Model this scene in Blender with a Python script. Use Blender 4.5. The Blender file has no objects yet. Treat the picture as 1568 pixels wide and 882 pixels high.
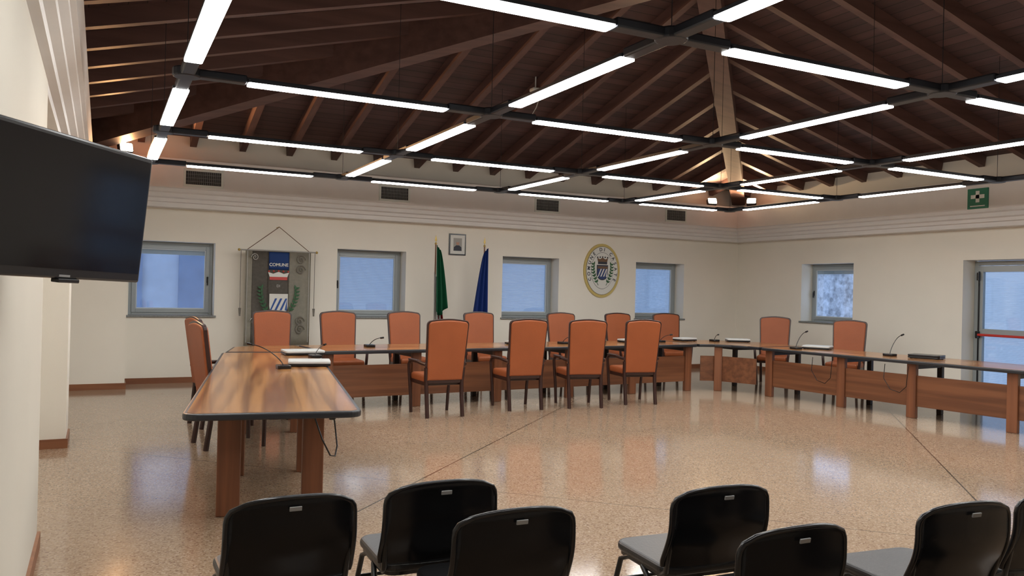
import bpy, bmesh, math, random
from mathutils import Vector, Matrix, Euler
random.seed(7)
SC=bpy.context.scene
COL=bpy.context.collection
try:
    SC.view_settings.view_transform='Standard'
except Exception: pass

# ------------------------------------------------------------------ materials
def mat(name,col,rough=.5,metal=0,spec=.5,coat=0,emit=None,estr=0,trans=0,bump=0,bscale=80,var=0,vscale=5):
    m=bpy.data.materials.new(name);m.use_nodes=True
    nt=m.node_tree;b=nt.nodes['Principled BSDF']
    b.inputs['Base Color'].default_value=(*col,1)
    b.inputs['Roughness'].default_value=rough
    b.inputs['Metallic'].default_value=metal
    b.inputs['Specular IOR Level'].default_value=spec
    if coat: b.inputs['Coat Weight'].default_value=coat; b.inputs['Coat Roughness'].default_value=.12
    if emit: b.inputs['Emission Color'].default_value=(*emit,1); b.inputs['Emission Strength'].default_value=estr
    tc=nt.nodes.new('ShaderNodeTexCoord')
    if var:
        n=nt.nodes.new('ShaderNodeTexNoise');n.inputs['Scale'].default_value=vscale;n.inputs['Detail'].default_value=4
        nt.links.new(tc.outputs['Object'],n.inputs['Vector'])
        r=nt.nodes.new('ShaderNodeValToRGB')
        r.color_ramp.elements[0].position=.3;r.color_ramp.elements[1].position=.7
        r.color_ramp.elements[0].color=(*[c*(1-var) for c in col],1)
        r.color_ramp.elements[1].color=(*[min(1,c*(1+var)) for c in col],1)
        nt.links.new(n.outputs['Fac'],r.inputs['Fac']);nt.links.new(r.outputs['Color'],b.inputs['Base Color'])
    if bump:
        n2=nt.nodes.new('ShaderNodeTexNoise');n2.inputs['Scale'].default_value=bscale
        nt.links.new(tc.outputs['Object'],n2.inputs['Vector'])
        bp=nt.nodes.new('ShaderNodeBump');bp.inputs['Strength'].default_value=bump;bp.inputs['Distance'].default_value=.01
        nt.links.new(n2.outputs['Fac'],bp.inputs['Height']);nt.links.new(bp.outputs['Normal'],b.inputs['Normal'])
    return m

def wood(name,c1,c2,rough=.25,axis='X',coat=0,scale=6,planks=0,lo=.35,hi=.66):
    m=bpy.data.materials.new(name);m.use_nodes=True
    nt=m.node_tree;b=nt.nodes['Principled BSDF'];L=nt.links.new
    tc=nt.nodes.new('ShaderNodeTexCoord');mp=nt.nodes.new('ShaderNodeMapping')
    s={'X':(.35,scale,scale),'Y':(scale,.35,scale),'Z':(scale,scale,.35)}[axis]
    mp.inputs['Scale'].default_value=s
    L(tc.outputs['Object'],mp.inputs['Vector'])
    n=nt.nodes.new('ShaderNodeTexNoise');n.inputs['Scale'].default_value=1.6;n.inputs['Detail'].default_value=6;n.inputs['Distortion'].default_value=.25
    L(mp.outputs[0],n.inputs['Vector'])
    r=nt.nodes.new('ShaderNodeValToRGB')
    r.color_ramp.elements[0].position=lo;r.color_ramp.elements[1].position=hi
    r.color_ramp.elements[0].color=(*c2,1);r.color_ramp.elements[1].color=(*c1,1)
    L(n.outputs['Fac'],r.inputs['Fac'])
    out=r.outputs['Color']
    if planks:
        sep=nt.nodes.new('ShaderNodeSeparateXYZ');L(tc.outputs['Object'],sep.inputs[0])
        ch={'X':'Y','Y':'X','Z':'X'}[axis]
        mu=nt.nodes.new('ShaderNodeMath');mu.operation='MULTIPLY';mu.inputs[1].default_value=1/planks
        L(sep.outputs[ch],mu.inputs[0])
        fr=nt.nodes.new('ShaderNodeMath');fr.operation='FRACT';L(mu.outputs[0],fr.inputs[0])
        fl=nt.nodes.new('ShaderNodeMath');fl.operation='FLOOR';L(mu.outputs[0],fl.inputs[0])
        wn=nt.nodes.new('ShaderNodeTexWhiteNoise');wn.noise_dimensions='1D';L(fl.outputs[0],wn.inputs['W'])
        ma=nt.nodes.new('ShaderNodeMapRange');ma.inputs['To Min'].default_value=.72;ma.inputs['To Max'].default_value=1.2
        L(wn.outputs['Value'],ma.inputs['Value'])
        gt=nt.nodes.new('ShaderNodeMath');gt.operation='GREATER_THAN';gt.inputs[1].default_value=.06;L(fr.outputs[0],gt.inputs[0])
        m2=nt.nodes.new('ShaderNodeMath');m2.operation='MULTIPLY';L(ma.outputs[0],m2.inputs[0]);L(gt.outputs[0],m2.inputs[1])
        vm=nt.nodes.new('ShaderNodeVectorMath');vm.operation='SCALE';L(out,vm.inputs[0]);L(m2.outputs[0],vm.inputs['Scale'])
        out=vm.outputs[0]
    L(out,b.inputs['Base Color'])
    b.inputs['Roughness'].default_value=rough
    if coat: b.inputs['Coat Weight'].default_value=coat;b.inputs['Coat Roughness'].default_value=.08
    return m

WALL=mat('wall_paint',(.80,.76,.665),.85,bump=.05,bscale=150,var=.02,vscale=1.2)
WALL_DIM=mat('wall_paint_dimmed',(.60,.57,.49),.85,bump=.05,bscale=150,var=.02,vscale=1.2)  # wall paint with dimmer light put into its colour, for the near left pillar
BULK=mat('bulkhead_paint',(.74,.725,.70),.8,var=.02)
M_BASE=wood('baseboard_wood',(.27,.11,.05),(.18,.065,.03),.35)
M_TOP=wood('table_top_wood',(.46,.215,.072),(.20,.075,.023),.2,'X',coat=.25,scale=7,lo=.40,hi=.60)
M_PANEL=wood('table_panel_wood',(.20,.078,.034),(.115,.042,.019),.35,'X',scale=9)
M_LEG=wood('table_leg_wood',(.22,.082,.036),(.13,.046,.021),.35,'Z',scale=9)
M_EDGE=mat('black_rubber_edge',(.016,.018,.022),.35)
M_DLEG=mat('dark_leg',(.025,.015,.012),.4)
M_LEATHER=mat('orange_leather',(.32,.086,.028),.45,spec=.35,bump=.15,bscale=120,var=.07,vscale=3)
M_DWOOD=mat('dark_walnut',(.035,.013,.010),.3)
M_BLACK=mat('black_plastic',(.006,.006,.007),.22,spec=.5)
M_BLACKSEAT=mat('black_vinyl_seat',(.011,.011,.012),.42,bump=.1,bscale=90)
M_TUBE=mat('black_steel_tube',(.012,.012,.012),.3,metal=.2)
M_LABEL=mat('grey_label',(.26,.26,.26),.5)
M_WHITE=mat('white_plastic',(.55,.57,.56),.4)
M_ALU=mat('window_aluminium',(.33,.36,.36),.4,metal=.15)
M_ALUW=mat('window_inner_frame',(.55,.59,.60),.4)
M_SILL=mat('stone_sill',(.20,.21,.20),.5,var=.2,vscale=30)
M_SCREEN=mat('tv_screen',(.003,.003,.005),.10,spec=.35)
M_BEZEL=mat('tv_bezel',(.008,.008,.009),.25)
M_RAFT=wood('rafter_wood',(.130,.065,.053),(.082,.040,.033),.55,'X',scale=5)
M_RAFTY=wood('rafter_wood_y',(.130,.065,.053),(.082,.040,.033),.55,'Y',scale=5)
M_DECKX=wood('roof_boards_x',(.090,.045,.041),(.055,.028,.027),.6,'X',scale=4,planks=.16)
M_DECKY=wood('roof_boards_y',(.090,.045,.041),(.055,.028,.027),.6,'Y',scale=4,planks=.16)
M_GRID=mat('dark_grid_metal',(.014,.017,.024),.4,metal=.3)
M_LIGHT=mat('fluorescent_diffuser',(.9,.9,.9),.5,emit=(1,.988,.965),estr=29)
M_SPOT=mat('spot_lens',(.9,.9,.9),.5,emit=(1,.82,.55),estr=60)
M_VENTD=mat('vent_dark',(.03,.03,.032),.6)
M_GREEN=mat('sign_green',(.0,.15,.08),.4)
M_SIGNW=mat('sign_white',(.65,.7,.65),.4)
M_FGREEN=mat('flag_green',(.005,.13,.055),.7)
M_FWHITE=mat('flag_white',(.65,.65,.63),.7)
M_FRED=mat('flag_red',(.4,.02,.02),.7)
M_FBLUE=mat('flag_blue',(.010,.045,.25),.7)
M_POLE=mat('flag_pole_wood',(.20,.08,.032),.4)
M_GOLD=mat('gold',(.48,.34,.10),.35,metal=.5)
M_YEL=mat('crest_yellow',(.54,.42,.14),.5)
M_CREAM=mat('crest_white',(.66,.66,.61),.5)
M_INK=mat('ink',(.03,.035,.05),.6)
M_NAVY=mat('crest_navy',(.025,.05,.16),.5)
M_LAUREL=mat('laurel_green',(.025,.10,.035),.6)
M_TAUPE=mat('banner_taupe',(.18,.165,.14),.8,var=.12,vscale=25)
M_BEIGE=mat('banner_beige',(.43,.41,.34),.8,var=.08,vscale=25)
M_BBLUE=mat('banner_blue',(.025,.08,.29),.7)
M_SILVER=mat('banner_silver',(.33,.32,.29),.5)
M_RED=mat('crown_red',(.5,.05,.04),.5)
M_BROWN=mat('crest_brown',(.15,.085,.045),.6)
M_REDBAR=mat('push_bar_red',(.5,.03,.02),.4)

def floor_mat():
    m=bpy.data.materials.new('terrazzo');m.use_nodes=True;nt=m.node_tree;L=nt.links.new;b=nt.nodes['Principled BSDF']
    tc=nt.nodes.new('ShaderNodeTexCoord')
    v=nt.nodes.new('ShaderNodeTexVoronoi');v.inputs['Scale'].default_value=95;L(tc.outputs['Object'],v.inputs['Vector'])
    sp=nt.nodes.new('ShaderNodeSeparateColor');L(v.outputs['Color'],sp.inputs[0])
    r=nt.nodes.new('ShaderNodeValToRGB');cr=r.color_ramp;cr.interpolation='CONSTANT'
    cr.elements[0].position=0;cr.elements[0].color=(.335,.235,.155,1)
    cr.elements[1].position=.30;cr.elements[1].color=(.37,.265,.18,1)
    e=cr.elements.new(.55);e.color=(.295,.20,.13,1)
    e=cr.elements.new(.78);e.color=(.43,.33,.245,1)
    e=cr.elements.new(.93);e.color=(.21,.13,.085,1)
    L(sp.outputs[0],r.inputs['Fac'])
    n=nt.nodes.new('ShaderNodeTexNoise');n.inputs['Scale'].default_value=1.1;n.inputs['Detail'].default_value=3;L(tc.outputs['Object'],n.inputs['Vector'])
    mr=nt.nodes.new('ShaderNodeMapRange');mr.inputs['To Min'].default_value=.9;mr.inputs['To Max'].default_value=1.08;L(n.outputs['Fac'],mr.inputs['Value'])
    sx=nt.nodes.new('ShaderNodeSeparateXYZ');L(tc.outputs['Object'],sx.inputs[0])
    def joint(op,off):
        a=nt.nodes.new('ShaderNodeMath');a.operation=op;L(sx.outputs['X'],a.inputs[0]);L(sx.outputs['Y'],a.inputs[1])
        c=nt.nodes.new('ShaderNodeMath');c.operation='MULTIPLY_ADD';c.inputs[1].default_value=1/(math.sqrt(2)*4.36);c.inputs[2].default_value=off
        L(a.outputs[0],c.inputs[0])
        f=nt.nodes.new('ShaderNodeMath');f.operation='FRACT';L(c.outputs[0],f.inputs[0])
        g=nt.nodes.new('ShaderNodeMath');g.operation='GREATER_THAN';g.inputs[1].default_value=.0032;L(f.outputs[0],g.inputs[0])
        return g
    j1=joint('SUBTRACT',2.82/4.36);j2=joint('ADD',-6.1/4.36)
    jm=nt.nodes.new('ShaderNodeMapRange');jm.inputs['To Min'].default_value=.6;L(j2.outputs[0],jm.inputs['Value'])
    m2=nt.nodes.new('ShaderNodeMapRange');m2.inputs['To Min'].default_value=.22;L(j1.outputs[0],m2.inputs['Value'])
    mm=nt.nodes.new('ShaderNodeMath');mm.operation='MINIMUM';L(jm.outputs[0],mm.inputs[0]);L(m2.outputs[0],mm.inputs[1])
    m3=nt.nodes.new('ShaderNodeMath');m3.operation='MULTIPLY';L(mr.outputs[0],m3.inputs[0]);L(mm.outputs[0],m3.inputs[1])
    vm=nt.nodes.new('ShaderNodeVectorMath');vm.operation='SCALE';L(r.outputs['Color'],vm.inputs[0]);L(m3.outputs[0],vm.inputs['Scale'])
    L(vm.outputs[0],b.inputs['Base Color'])
    n2=nt.nodes.new('ShaderNodeTexNoise');n2.inputs['Scale'].default_value=2.5;n2.inputs['Detail'].default_value=5;L(tc.outputs['Object'],n2.inputs['Vector'])
    m4=nt.nodes.new('ShaderNodeMapRange');m4.inputs['To Min'].default_value=.07;m4.inputs['To Max'].default_value=.15;L(n2.outputs['Fac'],m4.inputs['Value'])
    L(m4.outputs[0],b.inputs['Roughness'])
    b.inputs['Specular IOR Level'].default_value=.75
    return m
M_FLOOR=floor_mat()

def glass_mat():
    m=bpy.data.materials.new('window_glass');m.use_nodes=True;nt=m.node_tree;nt.nodes.clear();L=nt.links.new
    o=nt.nodes.new('ShaderNodeOutputMaterial');t=nt.nodes.new('ShaderNodeBsdfTransparent');g=nt.nodes.new('ShaderNodeBsdfGlossy')
    t.inputs[0].default_value=(.88,.94,1,1);g.inputs['Roughness'].default_value=.03
    mx=nt.nodes.new('ShaderNodeMixShader');mx.inputs[0].default_value=.10
    L(t.outputs[0],mx.inputs[1]);L(g.outputs[0],mx.inputs[2]);L(mx.outputs[0],o.inputs[0]);return m
M_GLASS=glass_mat()
def blind_mat():
    m=bpy.data.materials.new('blind_fabric');m.use_nodes=True;nt=m.node_tree;nt.nodes.clear();L=nt.links.new
    o=nt.nodes.new('ShaderNodeOutputMaterial');t=nt.nodes.new('ShaderNodeBsdfTranslucent');g=nt.nodes.new('ShaderNodeBsdfDiffuse')
    t.inputs[0].default_value=(.76,.81,.86,1);g.inputs[0].default_value=(.55,.6,.66,1)
    mx=nt.nodes.new('ShaderNodeMixShader');mx.inputs[0].default_value=.4
    L(t.outputs[0],mx.inputs[1]);L(g.outputs[0],mx.inputs[2]);L(mx.outputs[0],o.inputs[0]);return m
M_BLIND=blind_mat()
M_FACADE=mat('facade_plaster',(.40,.45,.54),.9,var=.15,vscale=2)
M_FACADED=mat('facade_dark',(.16,.22,.34),.6,var=.1)
M_ROOFT=mat('outside_stone',(.40,.41,.44),.9,var=.5,vscale=9)

# ------------------------------------------------------------------ builder
class B:
    def __init__(s): s.v=[];s.f=[];s.m=[];s.s=[];s.mats=[]
    def mi(s,m):
        if m not in s.mats: s.mats.append(m)
        return s.mats.index(m)
    def raw(s,vs,fs,m,smooth=False,M=None):
        o=len(s.v);k=s.mi(m)
        for v in vs: s.v.append(tuple(M@Vector(v)) if M else tuple(v))
        for f in fs: s.f.append([i+o for i in f]);s.m.append(k);s.s.append(smooth)
    def bm(s,bm,m,smooth=False,M=None):
        bm.verts.index_update()
        s.raw([v.co.copy() for v in bm.verts],[[v.index for v in f.verts] for f in bm.faces],m,smooth,M);bm.free()
    def box(s,c,d,m,bev=0,rot=None,seg=2,M=None):
        b=bmesh.new();bmesh.ops.create_cube(b,size=1)
        bmesh.ops.scale(b,vec=d,verts=b.verts)
        if bev: bmesh.ops.bevel(b,geom=b.edges[:],offset=bev,segments=seg,affect='EDGES',profile=.5)
        T=Matrix.Translation(c)
        if rot: T=T@Euler(rot).to_matrix().to_4x4()
        if M: T=M@T
        s.bm(b,m,False,T)
    def bx(s,x0,x1,y0,y1,z0,z1,m,bev=0): s.box(((x0+x1)/2,(y0+y1)/2,(z0+z1)/2),(abs(x1-x0),abs(y1-y0),abs(z1-z0)),m,bev)
    def tube(s,pts,r,m,n=8,r2=None,cap=True,M=None):
        pts=[Vector(p) for p in pts];N=len(pts);vs=[];fs=[]
        up=None
        for i,p in enumerate(pts):
            t=(pts[min(i+1,N-1)]-pts[max(i-1,0)]).normalized()
            if up is None:
                up=Vector((0,0,1)) if abs(t.z)<.9 else Vector((1,0,0))
            a=t.cross(up).normalized();bb=a.cross(t).normalized();up=bb
            rr=r if r2 is None else r+(r2-r)*i/(N-1)
            for k in range(n):
                an=2*math.pi*k/n;vs.append(p+a*math.cos(an)*rr+bb*math.sin(an)*rr)
        for i in range(N-1):
            for k in range(n):
                fs.append([i*n+k,i*n+(k+1)%n,(i+1)*n+(k+1)%n,(i+1)*n+k])
        s.raw(vs,fs,m,True,M)
        if cap:
            s.raw(vs[:n],[list(range(n))[::-1]],m,False,M);s.raw(vs[-n:],[list(range(n))],m,False,M)
    def beam(s,p0,p1,w,h,m,bev=0):
        p0=Vector(p0);p1=Vector(p1);d=p1-p0;x=d.normalized();y=Vector((0,0,1)).cross(x).normalized();z=x.cross(y)
        R=Matrix((x,y,z)).transposed().to_4x4();T=Matrix.Translation((p0+p1)/2)@R
        s.box((0,0,0),(d.length,w,h),m,bev,M=T)
    def prism(s,poly,z0,z1,m,bev=0,M=None,seg=2,smooth=False):
        b=bmesh.new();vs=[b.verts.new((x,y,z0)) for x,y in poly];f=b.faces.new(vs)
        r=bmesh.ops.extrude_face_region(b,geom=[f]);nv=[e for e in r['geom'] if isinstance(e,bmesh.types.BMVert)]
        for v in nv: v.co.z=z1
        bmesh.ops.recalc_face_normals(b,faces=b.faces)
        if bev:
            ed=[e for e in b.edges if abs(e.verts[0].co.z-e.verts[1].co.z)<1e-6]
            bmesh.ops.bevel(b,geom=ed,offset=bev,segments=seg,affect='EDGES',profile=.5)
        s.bm(b,m,smooth,M)
    def grid(s,fn,nu,nv,m,M=None,thick=0,smooth=True):
        b=bmesh.new();V=[[b.verts.new(fn(i/nu,j/nv)) for i in range(nu+1)] for j in range(nv+1)]
        for j in range(nv):
            for i in range(nu): b.faces.new((V[j][i],V[j][i+1],V[j+1][i+1],V[j+1][i]))
        if thick: bmesh.ops.solidify(b,geom=b.faces[:],thickness=thick)
        s.bm(b,m,smooth,M)
    def ball(s,c,r,m,sc=(1,1,1),M=None):
        b=bmesh.new();bmesh.ops.create_uvsphere(b,u_segments=14,v_segments=10,radius=r)
        bmesh.ops.scale(b,vec=sc,verts=b.verts)
        T=Matrix.Translation(c)
        s.bm(b,m,True,M@T if M else T)
    def text(s,txt,size,m,M,bold=0.0,ext=.001):
        c=bpy.data.curves.new('tmp','FONT');c.body=txt;c.size=size;c.align_x='CENTER';c.align_y='CENTER';c.extrude=ext;c.offset=bold
        o=bpy.data.objects.new('tmp',c);COL.objects.link(o);bpy.context.view_layer.update()
        me=bpy.data.meshes.new_from_object(o.evaluated_get(bpy.context.evaluated_depsgraph_get()))
        s.raw([v.co.copy() for v in me.vertices],[list(p.vertices) for p in me.polygons],m,False,M)
        bpy.data.objects.remove(o);bpy.data.meshes.remove(me);bpy.data.curves.remove(c)
    def mesh(s,name):
        me=bpy.data.meshes.new(name);me.from_pydata(s.v,[],s.f)
        for m in s.mats: me.materials.append(m)
        me.polygons.foreach_set('material_index',s.m);me.polygons.foreach_set('use_smooth',s.s)
        b=bmesh.new();b.from_mesh(me);bmesh.ops.recalc_face_normals(b,faces=b.faces);b.to_mesh(me);b.free()
        me.update();return me
    def done(s,name,loc=(0,0,0),rz=0): return put(s.mesh(name),name,loc,rz)
def put(me,name,loc=(0,0,0),rz=0):
    o=bpy.data.objects.new(name,me);COL.objects.link(o);o.location=loc;o.rotation_euler=(0,0,rz);return o
def rrect(w,h,r,n=5,cx=0,cy=0):
    p=[]
    for sx,sy,a0 in ((1,1,0),(-1,1,90),(-1,-1,180),(1,-1,270)):
        for k in range(n+1):
            a=math.radians(a0+90*k/n);p.append((cx+sx*(w/2-r)+r*math.cos(a),cy+sy*(h/2-r)+r*math.sin(a)))
    return p
def inset(poly,d):
    n=len(poly);out=[]
    area=sum(poly[i][0]*poly[(i+1)%n][1]-poly[(i+1)%n][0]*poly[i][1] for i in range(n))
    sg=1 if area>0 else -1
    for i in range(n):
        a=Vector(poly[i-1]);b=Vector(poly[i]);c=Vector(poly[(i+1)%n])
        e1=(b-a).normalized();e2=(c-b).normalized()
        n1=Vector((-e1.y,e1.x))*sg;n2=Vector((-e2.y,e2.x))*sg
        k=(n1+n2);k=k/max(.3,(1+n1.dot(n2)))
        q=b+k*d;out.append((q.x,q.y))
    return out
XZ=Matrix(((1,0,0,0),(0,0,-1,0),(0,1,0,0),(0,0,0,1)))   # poly(x,y)->(x, -z, y): extrude toward -Y

# ------------------------------------------------------------------ shell
XL,XR,YB,YF=-1.0,12.75,14.0,-3.0
X0=-.60
T=.4;ZT=3.98
PITCH=.26;ZE=3.95
b=B();b.bx(XL-T,XR+T,YF-T,YB+T,-.1,0,M_FLOOR);b.done('floor')

WB=[(.38,1.65),(3.66,4.92),(6.87,8.12),(9.98,11.25)]
WZ0,WZ1=1.06,2.26
b=B()
b.bx(XL-T,XR+T,YB,YB+T,0,WZ0,WALL);b.bx(XL-T,XR+T,YB,YB+T,WZ1,ZT,WALL)
xs=[XL-T]+[x for w in WB for x in w]+[XR+T]
for i in range(0,len(xs),2): b.bx(xs[i],xs[i+1],YB,YB+T,WZ0,WZ1,WALL)
b.done('wall_back')
b=B()
b.bx(XR,XR+T,YF,YB,2.28,ZT,WALL)
b.bx(XR,XR+T,12.12,YB,0,2.28,WALL);b.bx(XR,XR+T,10.84,12.12,0,1.10,WALL)
b.bx(XR,XR+T,8.64,10.84,0,2.28,WALL);b.bx(XR,XR+T,YF,6.5,0,2.28,WALL)
b.done('wall_right')
LB=-.61
b=B();b.bx(XL-T,XL,YF,YB,0,2.78,WALL);b.bx(XL-T,LB,YF,YB,2.78,ZT,WALL)
b.bx(XL,-.31,3.02,5.6,0,2.779,WALL_DIM);b.bx(XL,-.27,8.82,9.4,0,2.779,WALL);b.bx(XL,.34,13.38,YB,0,2.779,WALL)
b.done('wall_left')
b=B();b.bx(XL-T,XR+T,YF-T,YF,0,6.2,WALL);b.done('wall_front')
b=B();b.bx(.36,XR-.02,YB-.018,YB,0,.09,M_BASE);b.done('baseboard_back')
b=B();b.bx(XR-.018,XR,8.66,YB-.02,0,.09,M_BASE);b.bx(XR-.018,XR,YF,6.48,0,.09,M_BASE);b.done('baseboard_right')
b=B()
b.bx(-.31,-.292,3.02,5.618,0,.09,M_BASE);b.bx(XL,-.31,5.6,5.618,0,.09,M_BASE)
b.bx(XL,-.252,8.802,8.82,0,.09,M_BASE);b.bx(-.27,-.252,8.82,9.4,0,.09,M_BASE)
b.bx(XL,.358,13.362,13.38,0,.09,M_BASE);b.bx(.34,.358,13.38,13.98,0,.09,M_BASE)
b.bx(XL,XL+.018,YF,3.0,0,.09,M_BASE);b.bx(XL,XL+.018,5.62,8.8,0,.09,M_BASE);b.bx(XL,XL+.018,9.4,13.36,0,.09,M_BASE)
b.done('baseboard_left')

PR=[(0,2.78),(.28,2.78),(.28,2.85),(.33,2.86),(.335,2.91),(.385,2.93),(.385,2.99),(.43,3.01),(.43,3.06),(.46,3.07),(.46,3.52),(0,3.52)]
def bulk(path):
    vs=[];fs=[];n=len(PR)
    for e in (0,1):
        for d,z in PR: 
            x,y=path(d)[e];vs.append((x,y,z))
    for i in range(n): fs.append([i,(i+1)%n,n+(i+1)%n,n+i])
    fs.append(list(range(n)));fs.append(list(range(n,2*n)))
    bb=B();bb.raw(vs,fs,BULK);return bb
bb=bulk(lambda d:[(LB+d,YB-d),(XR-d,YB-d)]);bb.done('trim_back_bulkhead')
bb=bulk(lambda d:[(XR-d,YB-d),(XR-d,YF+.01)]);bb.done('trim_right_bulkhead')
bb=bulk(lambda d:[(LB+d,YB-d),(LB+d,YF+.01)]);bb.bx(XL,LB,YF,YB,2.78,2.8,BULK);bb.done('trim_left_bulkhead')

# roof
XM=(X0+XR)/2;HALF=(XR-X0)/2;ZA=ZE+PITCH*HALF;YA=YB-HALF
def dz(x,y): return ZE+PITCH*min(x-X0,XR-x,YB-y)
ov=.5
b=B();zo=ZE-PITCH*ov
def slab(bb,pts,m,t=.08):
    n=len(pts);vs=list(pts)+[(x,y,z+t) for x,y,z in pts]
    bb.raw(vs,[list(range(n)),list(range(n,2*n))]+[[i,(i+1)%n,n+(i+1)%n,n+i] for i in range(n)],m)
slab(b,[(X0-ov,YB+ov,zo),(XR+ov,YB+ov,zo),(XM,YA,ZA)],M_DECKX)
slab(b,[(X0-ov,YB+ov,zo),(XM,YA,ZA),(XM,YF-.4,ZA),(X0-ov,YF-.4,zo)],M_DECKY)
slab(b,[(XR+ov,YB+ov,zo),(XM,YA,ZA),(XM,YF-.4,ZA),(XR+ov,YF-.4,zo)],M_DECKY)
b.done('ceiling')
b=B()
SP=.76;RW,RH=.10,.17
def raf(p0,p1,m):
    b.beam((p0[0],p0[1],dz(*p0)-RH/2-.003),(p1[0],p1[1],dz(*p1)-RH/2-.003),RW,RH,m)
x=X0+.35
while x<XR-.2:
    t=min(x-X0,XR-x,HALF)
    if t>.25: raf((x,YB-.02),(x,YB-t+.06),M_RAFTY)
    x+=SP
y=YB-.35
while y>YF+.1:
    t=min(YB-y,HALF)
    if t>.25:
        raf((X0+.02,y),(X0+t-.06,y),M_RAFT);raf((XR-.02,y),(XR-t+.06,y),M_RAFT)
    y-=SP
b.beam((X0+.05,YB-.05,ZE-.22),(XM,YA,ZA-.24),.28,.50,M_RAFT)
b.beam((XR-.05,YB-.05,ZE-.16),(XM,YA,ZA-.18),.28,.34,M_RAFT)
b.beam((XM,YA-.02,ZA-.17),(XM,YF,ZA-.17),.20,.34,M_RAFTY)
b.done('roof_beams')

# ------------------------------------------------------------------ windows
def slats(bb,w,z0,z1,y,M,step=.028):
    n=int((z1-z0)/step);vs=[];fs=[]
    for i in range(2*n+1):
        z=z0+(z1-z0)*i/(2*n);yy=y+(.008 if i%2 else 0)
        vs+=[(-w/2,yy,z),(w/2,yy,z)]
    for i in range(2*n): fs.append([2*i,2*i+1,2*i+3,2*i+2])
    bb.raw(vs,fs,M_BLIND,False,M)
def window(name,w,z0,z1,M,blind=True,handle=-1):
    bb=B();h=z1-z0;d=.30
    def fr(x0,x1,y0,y1,a0,a1,m,bev=.004): bb.box(((x0+x1)/2,(y0+y1)/2,(a0+a1)/2),(x1-x0,y1-y0,a1-a0),m,bev,M=M,seg=1)
    W=w/2-.003;a,c=z0+.003,z1-.003
    def ring(W,a,c,t,y0,y1,m):
        fr(-W,-W+t,y0,y1,a,c,m);fr(W-t,W,y0,y1,a,c,m);fr(-W+t,W-t,y0,y1,a,a+t,m);fr(-W+t,W-t,y0,y1,c-t,c,m)
    ring(W,a,c,.055,d,d+.07,M_ALU)
    ring(W-.05,a+.05,c-.05,.06,d-.02,d+.05,M_ALU)
    ring(W-.108,a+.108,c-.108,.02,d-.005,d+.04,M_ALUW)
    fr(-W+.12,W-.12,d+.015,d+.022,a+.12,c-.12,M_GLASS,0)
    if blind: slats(bb,w-.2,a+.1,c-.1,d+.055,M)
    else:
        fr(-W+.11,W-.11,d+.03,d+.06,c-.2,c-.1,M_ALUW)
    hx=handle*(W-.08)
    fr(hx-.014,hx+.014,d-.035,d-.02,(a+c)/2-.05,(a+c)/2+.05,M_BLACK);fr(hx-.010,hx+.010,d-.06,d-.035,(a+c)/2-.09,(a+c)/2+.02,M_BLACK)
    fr(-W,W,.0,d,z0-.0,z0+.02,M_SILL);fr(-W-.03,W+.03,-.035,-.001,z0-.012,z0+.02,M_SILL)
    return bb.done(name)
for i,(a,c) in enumerate(WB):
    window('window_%d'%(i+1),c-a,WZ0,WZ1,Matrix.Translation(((a+c)/2,YB,0)),blind=(i>0),handle=(1 if i==0 else -1))
R90=Matrix.Rotation(-math.pi/2,4,'Z')
window('window_5',1.28,1.10,2.28,Matrix.Translation((XR,11.48,0))@R90,blind=False,handle=-1)
# door
MD=Matrix.Translation((XR,7.57,0))@R90
bb=B()
def fr(x0,x1,y0,y1,a0,a1,m,bev=.004): bb.box(((x0+x1)/2,(y0+y1)/2,(a0+a1)/2),(x1-x0,y1-y0,a1-a0),m,bev,M=MD,seg=1)
W=1.067;d=.30
fr(-W,-W+.07,d,d+.07,0,2.27,M_ALU);fr(W-.07,W,d,d+.07,0,2.27,M_ALU);fr(-W+.07,W-.07,d,d+.07,2.20,2.27,M_ALU)
for sx in (-1,1):
    x0,x1=(-W+.07,-.005) if sx<0 else (.005,W-.07)
    fr(x0,x0+.09,d-.02,d+.05,.02,2.19,M_ALU);fr(x1-.09,x1,d-.02,d+.05,.02,2.19,M_ALU)
    fr(x0+.09,x1-.09,d-.02,d+.05,.02,.2,M_ALU);fr(x0+.09,x1-.09,d-.02,d+.05,2.09,2.19,M_ALU);fr(x0+.09,x1-.09,d-.02,d+.05,1.05,1.15,M_ALU)
    for za,zb in ((.2,1.05),(1.15,2.09)):
        fr(x0+.09,x1-.09,d+.01,d+.02,za,zb,M_GLASS,0)
        slats(bb,x1-x0-.16,za-.01,zb+.01,d+.055,MD@Matrix.Translation(((x0+x1)/2,0,0)))
    fr(x0+.03,x1-.03,d-.10,d-.06,1.03,1.07,M_REDBAR,.01)
    fr(x0+.02,x0+.06,d-.11,d-.02,.99,1.11,M_BLACK,.01);fr(x1-.06,x1-.02,d-.11,d-.02,.99,1.11,M_BLACK,.01)
bb.tube([(-W+.10,d-.03,.1),(-W+.10,d-.03,2.1)],.012,M_BLACK,M=MD)
bb.tube([(-W+.10,d-.05,1.95),(-W+.10,d-.05,2.08)],.026,M_BLACK,M=MD)
bb.done('door_1')

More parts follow.
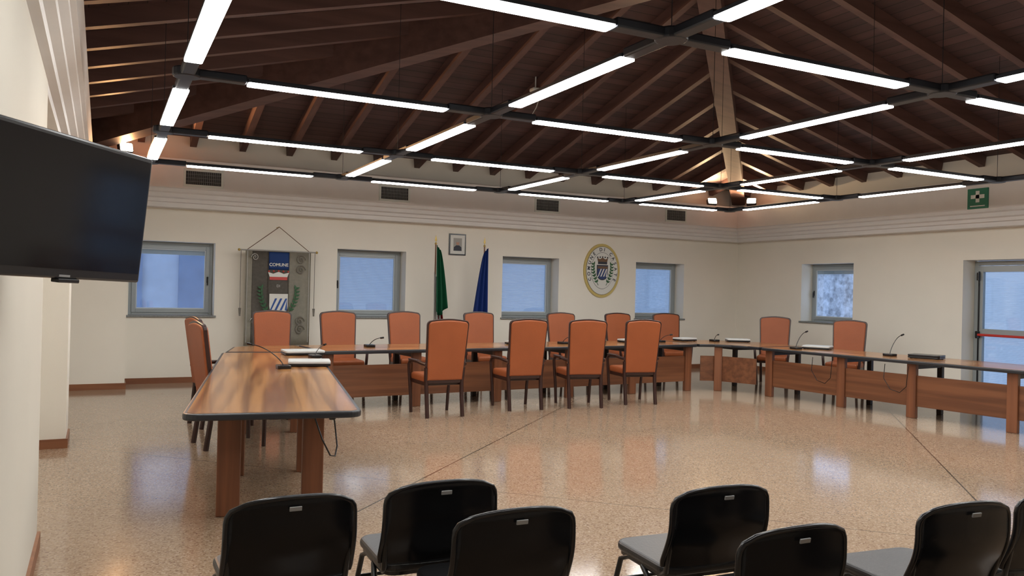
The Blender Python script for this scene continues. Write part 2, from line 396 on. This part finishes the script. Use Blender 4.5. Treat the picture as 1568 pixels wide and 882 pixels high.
# ------------------------------------------------------------------ vents, sign
for i,(xa,xb) in enumerate(((1.12,1.67),(4.26,4.78),(7.31,7.82),(10.38,10.88))):
    b=B();y=YB-.46;za,zb=3.13,3.35
    b.bx(xa,xb,y-.006,y+.001,za,zb,M_VENTD)
    for s0,s1,t0,t1 in ((xa-.02,xb+.02,za-.03,za+.006),(xa-.02,xb+.02,zb-.006,zb+.03),(xa-.02,xa+.015,za,zb),(xb-.015,xb+.02,za,zb)): b.bx(s0,s1,y-.018,y,t0,t1,M_SIGNW,.002)
    k=18
    for j in range(1,k): 
        xx=xa+.02+(xb-xa-.04)*j/k;b.box((xx,y-.010,(za+zb)/2),(.007,.012,zb-za-.02),M_SILL)
    for j in range(1,4): b.box(((xa+xb)/2,y-.010,za+(zb-za)*j/4),(xb-xa-.04,.006,.005),M_SILL)
    b.done('air_vent')
b=B();x=XR-.46;b.bx(x-.02,x,7.93,8.27,3.06,3.38,M_GREEN,.004)
b.bx(x-.024,x-.02,8.07,8.13,3.16,3.34,M_SIGNW);b.bx(x-.024,x-.02,7.99,8.21,3.22,3.28,M_SIGNW);b.bx(x-.024,x-.02,7.98,8.22,3.095,3.11,M_SIGNW)
b.done('first_aid_sign')

# ------------------------------------------------------------------ light grid
GX=[.52,2.96,5.40,7.68,9.95];GY=[1.4,3.85,6.32,8.80,11.15];GZ=3.10
b=B()
def seg(a,c): m=(a+c)/2;return m-.80,m+.80
for x in GX:
    for j in range(len(GY)-1):
        s0,s1=seg(GY[j],GY[j+1])
        b.bx(x-.05,x+.05,GY[j]-.02,s0-.005,GZ-.008,GZ+.052,M_GRID,.012);b.bx(x-.05,x+.05,s1+.005,GY[j+1]+.02,GZ-.008,GZ+.052,M_GRID,.012)
        b.bx(x-.012,x+.012,s0-.01,s1+.01,GZ+.025,GZ+.045,M_GRID)
for y in GY:
    for j in range(len(GX)-1):
        s0,s1=seg(GX[j],GX[j+1])
        b.bx(GX[j]-.02,s0-.005,y-.05,y+.05,GZ-.007,GZ+.053,M_GRID,.012);b.bx(s1+.005,GX[j+1]+.02,y-.05,y+.05,GZ-.007,GZ+.053,M_GRID,.012)
        b.bx(s0-.01,s1+.01,y-.012,y+.012,GZ+.025,GZ+.045,M_GRID)
for x in GX:
    for y in GY:
        b.prism([(x+.10*math.cos(a*math.pi/8),y+.10*math.sin(a*math.pi/8)) for a in range(16)],GZ-.012,GZ+.055,M_GRID,.012)
        b.tube([(x,y,GZ+.04),(x,y,dz(x,y)-.01)],.003,M_GRID,n=5)
b.done('light_grid_frame')
fx=B()
fx.prism(rrect(1.6,.125,.02),.012,.034,M_GRID)
fx.prism(rrect(1.59,.115,.015),.0,.0125,M_LIGHT)
fm=fx.mesh('linear_ceiling_light')
for x in GX:
    for j in range(len(GY)-1): put(fm,'linear_ceiling_light',(x,(GY[j]+GY[j+1])/2,GZ-.012),math.pi/2)
for y in GY:
    for j in range(len(GX)-1): put(fm,'linear_ceiling_light',((GX[j]+GX[j+1])/2,y,GZ-.012),0)

def spot(x,y,tx,ty,tz,energy,z=3.62,col=(1,.66,.36)):
    b=B();p=Vector((x,y,z));d=(Vector((tx,ty,tz))-p).normalized()
    b.tube([(x,y,3.10 if y<13.1 else 3.52),(x,y,z-.03)],.012,M_GRID)
    q=d.to_track_quat('Z','Y').to_matrix().to_4x4();M=Matrix.Translation(p)@q
    b.prism(rrect(.20,.15,.02),-.05,.04,M_GRID,M=M);b.prism(rrect(.18,.13,.02),.04,.046,M_SPOT,M=M)
    b.done('spotlight')
    l=bpy.data.lights.new('spotlight_lamp','SPOT');l.energy=energy;l.color=col;l.spot_size=math.radians(130);l.spot_blend=.8;l.shadow_soft_size=.06
    o=bpy.data.objects.new('spotlight_lamp',l);COL.objects.link(o);o.location=p+d*.07;o.rotation_euler=(-d).to_track_quat('Z','Y').to_euler()
spot(.28,13.62,.75,12.4,4.05,330,col=(1,.50,.20))
spot(11.75,13.74,11.2,12.2,4.5,240)
spot(12.42,13.25,11.5,12.4,4.5,240)

# ------------------------------------------------------------------ tables
def top(bb,poly,z=.78):
    bb.prism(poly,z-.045,z,M_EDGE,.012,seg=3)
    bb.prism(inset(poly,.028),z-.01,z+.0015,M_TOP)
def post(bb,x,y,w=.13,d=.07,m=None,rz=0,z=.735):
    bb.box((x,y,z/2),(w,d,z),m or M_LEG,.008,rot=(0,0,rz))
def straight(name,p,ang,L,D,feet,panels=True):
    bb=B()
    top(bb,rrect(L,D,.06,5,L/2,D/2))
    for k,fxx in enumerate(feet):
        post(bb,fxx,.13);post(bb,fxx+.0,D-.25,.07,.07,M_DLEG)
        bb.box((fxx,D/2-.05,.69),(.05,D-.4,.06),M_DLEG)
        if panels and k<len(feet)-1:
            a,c=fxx+.067,feet[k+1]-.067
            bb.box(((a+c)/2,.135,.37),(c-a,.022,.42),M_PANEL,.003)
    bb.box((L/2,D*.55,.715),(L-.2,.06,.035),M_DLEG)
    return bb.done(name,(p[0],p[1],0),ang)
D=1.08
a=math.atan2(.45,6.43);LBk=6.40
straight('conference_table',(2.50,10.19),a,LBk,D,[.12,1.35,2.62,3.88,5.1,6.28])
ra=math.atan2(-.994,.112);
straight('conference_table',(9.46,9.83),ra,4.6,D,[.10,1.40,2.48,3.77,4.5])
bb=B()
top(bb,rrect(4.85,1.12,.09,6,4.85/2,-.56))
for (s,t) in ((.52,-.27),(.80,-.85),(1.75,-.27),(1.80,-.85),(3.75,-.27),(3.75,-.85),(4.6,-.27),(4.6,-.85)):
    post(bb,s,t,.10,.155)
for s in (1.77,3.75,4.6): bb.box((s,-.56,.69),(.06,.5,.07),M_DLEG)
bb.box((2.4,-.56,.71),(4.2,.06,.045),M_DLEG)
bb.tube([(.62,-.83,.70),(.55,-.90,.5),(.56,-.96,.38),(.62,-1.0,.36),(.7,-1.02,.42),(.74,-1.0,.6),(.72,-.95,.72)],.006,M_BLACK)
bb.box((.7,-.98,.66),(.05,.05,.09),M_BLACK,.01)
la=math.radians(80)
bb.done('conference_table',(.46,5.43,0),la)
bb=B();P1=[(1.35,10.28),(2.42,10.10),(2.475,10.19),(2.40,11.26),(1.80,11.24),(1.55,11.08)]
top(bb,P1);post(bb,2.30,10.33);post(bb,1.75,10.5);post(bb,2.2,11.0,.07,.07,M_DLEG);bb.done('conference_table')
bb=B();P2=[(8.92,10.655),(9.18,10.58),(9.36,10.38),(9.45,10.10),(9.465,9.86),(10.53,9.98),(10.50,10.9),(10.15,11.45),(9.5,11.72),(8.85,11.73)]
top(bb,P2)
post(bb,9.28,10.60,rz=math.radians(-45))
bb.beam((9.03,10.76,.37),(9.24,10.66,.37),.02,.42,M_PANEL);bb.beam((9.33,10.55,.37),(9.56,10.0,.37),.02,.42,M_PANEL)
post(bb,10.1,11.1,.07,.07,M_DLEG);bb.box((9.8,10.7,.71),(.5,.5,.04),M_DLEG)
bb.done('conference_table')

# ------------------------------------------------------------------ armchair
def armchair():
    b=B()
    def back_poly(w0,w1,z0,z1,arch,r=.05):
        p=[(-w0,z0),(w0,z0)]
        for k in range(6):
            a=math.radians(90*k/5);p.append((w1-r+r*math.cos(a),z1-r+r*math.sin(a)))
        for k in range(1,6):
            t=k/6;p.append((w1-r-(2*(w1-r))*t,z1+arch*math.sin(math.pi*t)))
        for k in range(6):
            a=math.radians(90+90*k/5);p.append((-w1+r+r*math.cos(a),z1-r+r*math.sin(a)))
        return p
    sh=Matrix.Identity(4);sh[1][2]=-.14;sh[1][3]=.06
    b.prism(back_poly(.235,.262,.46,1.195,.018),.205,.275,M_LEATHER,.018,M=sh@XZ,seg=3)
    b.prism(back_poly(.250,.280,.42,1.212,.022,.055),.220,.256,M_DWOOD,.006,M=sh@XZ)
    b.box((0,.02,.475),(.52,.50,.10),M_LEATHER,.035,seg=3)
    b.box((0,.02,.415),(.50,.46,.05),M_DWOOD,.006)
    for sx in (-1,1):
        b.tube([(sx*.235,-.30,0),(sx*.235,-.265,.25),(sx*.24,-.245,.45),(sx*.25,-.27,.62)],.026,M_DWOOD,n=6)
        b.tube([(sx*.25,.25,0),(sx*.262,.25,.25),(sx*.285,.245,.50),(sx*.295,.24,.62),(sx*.295,.20,.665),(sx*.295,.10,.685),(sx*.292,-.08,.685),(sx*.285,-.20,.67),(sx*.262,-.29,.66)],.022,M_DWOOD,n=8)
        b.box((sx*.295,.06,.693),(.052,.30,.022),M_DWOOD,.009)
        b.box((sx*.243,0,.42),(.025,.48,.05),M_DWOOD,.005)
    b.box((0,-.281,.50),(.035,.006,.018),M_WHITE,rot=(.14,0,0))
    return b.mesh('armchair')
AM=armchair()
def ac(x,y,deg,n='leather_armchair'): return put(AM,n,(x,y,0),math.radians(deg))   # deg 0 faces +Y
ac(3.86,9.70,0);ac(5.12,9.90,-3);ac(6.06,9.82,-12);ac(7.02,9.88,-10)
for x,y,d in ((2.22,11.86,176),(3.22,11.86,180),(4.34,12.02,182),(5.70,12.15,180),(7.34,12.25,176),(8.64,12.35,178),(9.80,12.50,165)): ac(x,y,d)
ac(11.05,11.15,130);ac(11.22,9.68,118)
ac(1.19,8.50,-82);ac(1.27,9.75,-80)

# ------------------------------------------------------------------ audience chairs
def stack_chair():
    b=B()
    def bk(u,v):
        z=.47+.345*v
        w=.243-.006*v;r=.062
        e=0
        if z>.815-r: q=(z-(.815-r))/r;e=r*(1-math.sqrt(max(0,1-q*q)))
        if z<.47+.04: q=((.51)-z)/.04;e=max(e,.04*(1-math.sqrt(max(0,1-q*q))))
        w-=e;x=(2*u-1)*w
        zz=z-.018*(abs(2*u-1)**2.5)*v
        y=-.175-.075*v-.032*(1-(x/.235)**2)+ .012*math.cos(v*math.pi*2)
        if v>.93: y+=.010*(v-.93)/.07
        return (x,y,zz)
    b.grid(bk,20,24,M_BLACK,thick=.016)
    pr=[bk(0,v/16) for v in range(1,17)]+[bk(u/14,1) for u in range(1,14)]+[bk(1,1-v/16) for v in range(0,16)]
    b.tube([(x,y+.006,z-.004) for x,y,z in pr],.011,M_BLACK,n=8)
    b.box((.0,-.279,.775),(.045,.006,.016),M_LABEL,.001,rot=(.2,0,0))
    b.prism(rrect(.455,.44,.07,6,0,.045),.435,.475,M_BLACKSEAT,.016,seg=3)
    b.prism(rrect(.43,.41,.06,6,0,.045),.420,.437,M_BLACK)
    for s in (-1,1):
        b.tube([(s*.255,.27,0),(s*.235,.235,.25),(s*.215,.205,.40),(s*.205,.15,.425),(s*.205,-.10,.425),(s*.222,-.165,.46),(s*.226,-.19,.56),(s*.222,-.22,.66)],.0125,M_TUBE)
        b.tube([(s*.265,-.27,0),(s*.245,-.15,.22),(s*.225,-.03,.40),(s*.21,.03,.42)],.0125,M_TUBE)
        b.box((s*.255,.27,.012),(.034,.034,.024),M_BLACK,.006);b.box((s*.265,-.27,.012),(.034,.034,.024),M_BLACK,.006)
    b.tube([(-.235,.225,.30),(.235,.225,.30)],.009,M_TUBE);b.tube([(-.245,-.15,.22),(.245,-.15,.22)],.009,M_TUBE)
    return b.mesh('stackable_chair')
SM=stack_chair()
for x,y,d in ((.66,3.05,0),(1.27,3.07,-2),(1.36,2.58,-2),(2.31,2.57,-4),(2.15,2.02,-2),(3.04,2.0,-6),(3.62,1.98,-6),(2.85,1.4,0)):
    a=math.radians(d);put(SM,'stackable_chair',(x-math.sin(a)*.26,y+.26*math.cos(a),0),a)

# ------------------------------------------------------------------ television
b=B()
pr=Vector((.15,3.40,-.006));pl=Vector((-.33,2.76,.010))
xd=(pr-pl).normalized();W=(pr-pl).length;nrm=Vector((xd.y,-xd.x,0))
zd=(Vector((0,0,1))+nrm*.09);zd=(zd-xd*zd.dot(xd)).normalized();yd=zd.cross(xd).normalized()
R=Matrix((xd,yd,zd)).transposed().to_4x4()
MT=Matrix.Translation(((pr+pl)/2+Vector((0,0,1.838))))@R
H=.474
b.box((0,.025,0),(W,.045,H),M_BEZEL,.008,M=MT)
b.box((0,.0015,.008),(W-.03,.004,H-.05),M_SCREEN,M=MT)
b.box((0,.075,-.02),(W*.6,.06,H*.6),M_BEZEL,.02,M=MT)
b.box((0,.002,-H/2+.010),(.05,.004,.007),M_LABEL,M=MT)
b.box((.02,.012,-H/2-.006),(.10,.03,.014),M_BEZEL,.003,M=MT)
c=MT@Vector((0,.10,0))
b.tube([c,(-.2,3.2,c.z),(-.31,3.3,c.z)],.018,M_BEZEL);b.box((-.30,3.3,c.z),(.02,.12,.22),M_BEZEL,.004)
b.done('wall_mounted_television')

# ------------------------------------------------------------------ wall decorations
def flat(bb,poly,x,z,y,t,m):
    bb.prism(poly,0,t,m,M=Matrix.Translation((x,y,z))@XZ)
def ell(rx,rz,n=40,a0=0,a1=360): return [(rx*math.cos(math.radians(a0+(a1-a0)*i/n)),rz*math.sin(math.radians(a0+(a1-a0)*i/n))) for i in range(n)]
def leafbranch(bb,x,z,y,side,s,m,n=7):
    pts=[]
    for i in range(n+1):
        t=i/n;px=x+side*s*(.15+.55*math.sin(t*1.9));pz=z-s+2*s*t*.95;pts.append((px,y,pz))
    bb.tube(pts,.004*s/.15,m,n=5)
    for i in range(1,n+1):
        for k in (-1,1):
            px,_,pz=pts[i];a=math.radians(90+side*-25+k*42)
            L=.34*s
            flat(bb,[(math.cos(a)*L*q[0]-math.sin(a)*L*q[1],math.sin(a)*L*q[0]+math.cos(a)*L*q[1]) for q in ((0,0),(.35,.26),(1,0),(.35,-.26))],px,pz,y+.002,.005,m)
def crown(bb,x,z,y,w,h,mb,mg):
    flat(bb,[(-w*.42,0),(w*.42,0),(w*.42,h*.3),(-w*.42,h*.3)],x,z,y,.006,mg)
    flat(bb,[(-w*.42,h*.3),(w*.42,h*.3),(w*.5,h*.75),(w*.25,h*.6),(0,h*.8),(-w*.25,h*.6),(-w*.5,h*.75)],x,z,y,.005,mb)
    for k in (-1,-.5,0,.5,1): bb.ball((x+k*w*.46,y-.003,z+h*(.82+.05*(1-abs(k)))),h*.09,mg)
def shield(bb,x,z,y,w,h,m1,m2):
    out=[(-w/2,h*.5),(w/2,h*.5),(w/2,-h*.1)]+[(w/2*math.cos(t),-h*.1-h*.4*math.sin(t)) for t in [math.pi*k/12 for k in range(1,12)]]+[(-w/2,-h*.1)]
    flat(bb,out,x,z,y,.004,m1)
    for k in range(4):
        a=-.5+.28*k
        q=[(a*w,-h*.30),((a+.12)*w,-h*.30),((a+.42)*w,h*.28),((a+.30)*w,h*.28)]
        q=[(max(-w*.46,min(w*.46,i)),j) for i,j in q]
        flat(bb,q,x,z,y-.004,.002,m2)
b=B();cx,cz=9.12,2.05
flat(b,ell(.435,.55),cx,cz,YB-.001,.03,M_YEL);flat(b,ell(.385,.495),cx,cz,YB-.03,.004,M_INK);flat(b,ell(.378,.488),cx,cz,YB-.033,.004,M_CREAM)
flat(b,ell(.268,.375),cx,cz,YB-.036,.003,M_INK);flat(b,ell(.262,.368),cx,cz,YB-.0385,.003,M_CREAM)
shield(b,cx,cz-.04,YB-.041,.27,.31,M_INK,M_CREAM);shield(b,cx,cz-.04,YB-.046,.24,.27,M_NAVY,M_CREAM)
flat(b,[(-.12,.0),(.12,0),(.12,.05),(-.12,.05)],cx,cz+.04,YB-.0465,.004,M_BROWN)
crown(b,cx,cz+.13,YB-.042,.26,.17,M_BROWN,M_INK)
leafbranch(b,cx-.06,cz-.08,YB-.044,-1,.22,M_LAUREL);leafbranch(b,cx+.06,cz-.08,YB-.044,1,.22,M_LAUREL)
txt='COMUNE DI CASATE'
for i,chh in enumerate(txt):
    a=math.radians(205-230*i/(len(txt)-1));px=cx+.322*math.cos(a);pz=cz+.43*math.sin(a)
    if chh!=' ': b.text(chh,.095,M_INK,Matrix.Translation((px,YB-.039,pz))@Matrix.Rotation(math.pi/2,4,'X')@Matrix.Rotation(a-math.pi/2,4,'Z'),bold=.002)
b.done('town_crest_plaque')
b=B();px,pz=5.915,2.435
b.bx(px-.17,px+.17,YB-.02,YB-.001,pz-.20,pz+.20,M_BLACK,.004);b.bx(px-.145,px+.145,YB-.024,YB-.019,pz-.175,pz+.175,M_CREAM)
b.bx(px-.085,px+.085,YB-.026,YB-.023,pz-.12,pz+.12,M_SILVER)
flat(b,[(-.08,-.115),(.08,-.115),(.075,-.05),(.03,-.015),(-.03,-.015),(-.075,-.05)],px,pz,YB-.026,.002,M_INK)
flat(b,ell(.032,.042,20),px,pz+.03,YB-.027,.002,mat('portrait_skin',(.45,.26,.18),.6));flat(b,ell(.034,.022,20),px,pz+.062,YB-.0275,.002,M_SILVER)
b.done('framed_portrait')
# banner
b=B();yb=13.78;k=yb/14.0;bx=2.66*k;zt=2.165
b.tube([(bx-.62,yb,zt),(bx+.62,yb,zt)],.012,M_SILVER)
for s in (-1,1):
    b.ball((bx+s*.63,yb,zt),.022,M_GOLD);b.tube([(bx+s*.5,yb,zt+.01),(bx,yb,zt+.40)],.006,M_BROWN,n=5)
    b.tube([(bx+s*.60,yb,zt),(bx+s*.60,yb,zt-.95)],.005,M_TAUPE,n=5);b.tube([(bx+s*.60,yb,zt-.95),(bx+s*.60,yb,zt-1.08)],.022,M_TAUPE,r2=.012,n=8)
b.tube([(bx,yb,zt+.40),(bx,YB-.001,zt+.40)],.008,M_GOLD)
b.tube([(bx,yb+.06,0),(bx,yb+.06,zt)],.014,M_POLE);b.prism(rrect(.36,.3,.05,4,bx,yb+.06),0,.03,M_DWOOD)
def cloth(x0,x1,z0,z1,y,m,fr=9,am=.012):
    b.grid(lambda u,v:(x0+(x1-x0)*u,y+am*math.sin((x0+(x1-x0)*u)*fr),z0+(z1-z0)*v),16,8,m,thick=.004)
cloth(bx-.53,bx-.42,.6,zt-.01,yb-.01,M_BEIGE);cloth(bx-.42,bx-.17,.6,zt-.01,yb-.01,M_TAUPE);cloth(bx-.17,bx+.17,.62,zt-.01,yb-.01,M_TAUPE);cloth(bx+.17,bx+.53,.6,zt-.01,yb-.01,M_BEIGE)
cloth(bx-.16,bx+.17,zt-.31,zt-.02,yb-.018,M_BBLUE)
b.box((bx-.50,yb-.024,1.4),(.012,.004,1.5),M_SILVER);b.box((bx+.50,yb-.024,1.4),(.012,.004,1.5),M_SILVER)
b.text('COMUNE',.072,M_CREAM,Matrix.Translation((bx,yb-.034,zt-.23))@Matrix.Rotation(math.pi/2,4,'X'),bold=.0015)
b.text('DI',.06,M_CREAM,Matrix.Translation((bx,yb-.034,zt-.58))@Matrix.Rotation(math.pi/2,4,'X'))
crown(b,bx,zt-.48,yb-.028,.34,.17,M_CREAM,M_RED)
shield(b,bx+.01,zt-.88,yb-.03,.30,.34,M_CREAM,M_BBLUE)
leafbranch(b,bx-.12,zt-.82,yb-.03,-1,.22,M_LAUREL);leafbranch(b,bx+.14,zt-.82,yb-.03,1,.22,M_LAUREL)
def swirl(x,z,s,sg):
    p=[(x+sg*s*(1-t)*math.cos(t*11),yb-.028,z+s*(1-t*.8)*math.sin(t*11)) for t in [i/26 for i in range(27)]];b.tube(p,.010,M_TAUPE if sg>0 else M_SILVER,n=5)
for z in (2.03,1.86,1.0,.86): swirl(bx+.36,z,.085,1)
for z in (2.05,1.0): swirl(bx-.38,z,.06,-1)
b.done('municipal_banner')
# flags
def flag(name,x,spread,layers):
    b=B();y=13.6;x=x*y/14
    b.prism([(x+.16*math.cos(math.radians(a)),y+.16*math.sin(math.radians(a))) for a in range(0,360,20)],0,.04,M_DWOOD,.01)
    b.tube([(x,y,.04),(x,y,2.40)],.014,M_POLE)
    b.ball((x,y,2.41),.022,M_GOLD);b.tube([(x,y,2.41),(x,y,2.47),(x,y,2.50),(x,y,2.57)],.008,M_GOLD,r2=.002)
    b.prism([(-.022,2.47),(0,2.44),(.022,2.47),(0,2.57)],-.003,.003,M_GOLD,M=Matrix.Translation((x,y,0))@XZ)
    for (m,z1,z0,wa,wb,xo,dy) in layers:
        def f(u,v):
            drop=1-v;wd=wa+(wb-wa)*drop**.75
            z=z0+(z1-z0)*v-.05*u*v*2-(.07*math.sin(u*5))*drop
            px=x+spread*(xo-.03+u*wd)
            py=y-.045-dy-(.018+.035*drop)*math.sin(u*math.pi*5+drop*.8)
            return (px,py,z)
        b.grid(f,30,20,m,thick=.003)
    b.done(name)
flag('italian_flag',5.49,1,[(M_FGREEN,2.38,1.20,.08,.25,0,.08),(M_FWHITE,1.9,.86,.05,.16,0,-.02),(M_FRED,1.5,1.0,.04,.10,.10,-.06)])
flag('european_flag',6.48,-1,[(M_FBLUE,2.38,.95,.09,.29,-.02,.02)])

# ------------------------------------------------------------------ table items
def laptop(x,y,deg,mm,z=.7815,w=.38,d=.27):
    b=B();b.prism(rrect(w,d,.03),0.006,.028,M_BLACK,.004);b.prism(rrect(w,d,.03),.030,.056,mm,.006)
    for sx in (-1,1):
        for sy in (-1,1): b.box((sx*(w/2-.04),sy*(d/2-.04),.004),(.03,.02,.008),M_BLACK)
    return b.done('closed_laptop',(x,y,z),math.radians(deg))
laptop(1.93,8.40,-12,M_WHITE,w=.42,d=.34);laptop(2.16,9.75,0,M_WHITE,w=.46,d=.34)
laptop(9.25,11.45,5,M_WHITE,w=.36);laptop(10.15,11.1,-30,M_WHITE,w=.40)
laptop(10.22,9.35,-60,M_WHITE,w=.42,d=.32);laptop(10.38,7.55,-70,M_BLACK,w=.42,d=.30);laptop(7.9,11.2,4,M_WHITE,w=.36);laptop(5.7,11.0,4,M_WHITE,w=.36)
def mic(x,y,dx,dy,z=.7815,h=.30):
    b=B();b.prism(rrect(.13,.17,.03),0,.035,M_BLACK,.008)
    pts=[(0,0,.03)]+[(dx*(t**1.3),dy*(t**1.3),.03+h*math.sin(t*math.pi/2*.9)) for t in [i/10 for i in range(1,11)]]
    b.tube(pts,.005,M_BLACK,n=6);p=Vector(pts[-1]);q=p+(p-Vector(pts[-2])).normalized()*.05
    b.tube([p,q],.013,M_BLACK,n=8)
    return b.done('gooseneck_microphone',(x,y,z),0)
mic(1.62,8.15,-.26,.30,h=.19);mic(9.80,9.40,.26,.05,h=.24);mic(10.22,8.02,.24,.0,h=.27);mic(9.75,11.25,-.1,-.2,h=.1);mic(2.2,9.3,.15,.2,h=.1)
for x in (3.3,4.5,6.5,8.5): mic(x,10.75+(x-2.5)*.07,.12,-.1,h=.1)
for x,y in ((9.75,8.9),(9.9,7.75)):
    b=B();b.tube([(x-.12,y,.70),(x-.14,y,.5),(x-.13,y-.1,.36),(x-.13,y-.25,.33),(x-.13,y-.35,.42),(x-.12,y-.37,.70)],.005,M_BLACK,n=6);b.done('hanging_cable')
b=B();hx,hy=5.73,10.7;hz=dz(hx,hy)
b.box((hx,hy,hz-.20),(.14,.14,.05),M_WHITE,.015);b.tube([(hx,hy,hz),(hx,hy,hz-.18)],.01,M_WHITE,n=6)
b.tube([(hx,hy,hz-.22),(hx+.06,hy,hz-.34),(hx+.02,hy,hz-.46),(hx-.04,hy,hz-.56),(hx+.02,hy,hz-.64)],.007,M_WHITE,n=6);b.done('ceiling_sensor')

# ------------------------------------------------------------------ exterior
b=B();b.bx(-4,14.5,17.2,17.4,-1,6,M_FACADE)
for x in (.2,1.35,2.3): b.bx(x,x+.5,17.12,17.2,-1,6,M_FACADED)
b.done('neighbour_facade')
b=B();b.bx(16.5,16.7,2,20,-1,2.5,M_ROOFT);b.bx(16.4,16.5,2,20,2.45,2.55,M_FACADED);b.done('garden_stone_wall')

# world
w=bpy.data.worlds.new('sky');SC.world=w;w.use_nodes=True;nt=w.node_tree
bg=nt.nodes['Background'];bg.inputs[0].default_value=(.58,.70,.93,1);bg.inputs[1].default_value=2.1

# ------------------------------------------------------------------ camera
yaw=math.radians(26.84);rho=math.radians(1.34);pit=math.atan(4/1243)
Fh=Vector((math.sin(yaw),math.cos(yaw),0));Rr=Vector((math.cos(yaw),-math.sin(yaw),0))
F=(Fh*math.cos(pit)+Vector((0,0,math.sin(pit)))).normalized();U=Rr.cross(F)
cx_=Rr*math.cos(rho)+U*math.sin(rho);cy_=-Rr*math.sin(rho)+U*math.cos(rho)
cam=bpy.data.cameras.new('camera');cam.sensor_width=36;cam.lens=36*1243/1568;cam.clip_start=.02
co=bpy.data.objects.new('camera',cam);COL.objects.link(co)
Mx=Matrix((cx_,cy_,-F)).transposed().to_4x4();Mx.translation=(0,0,1.6);co.matrix_world=Mx
SC.camera=co
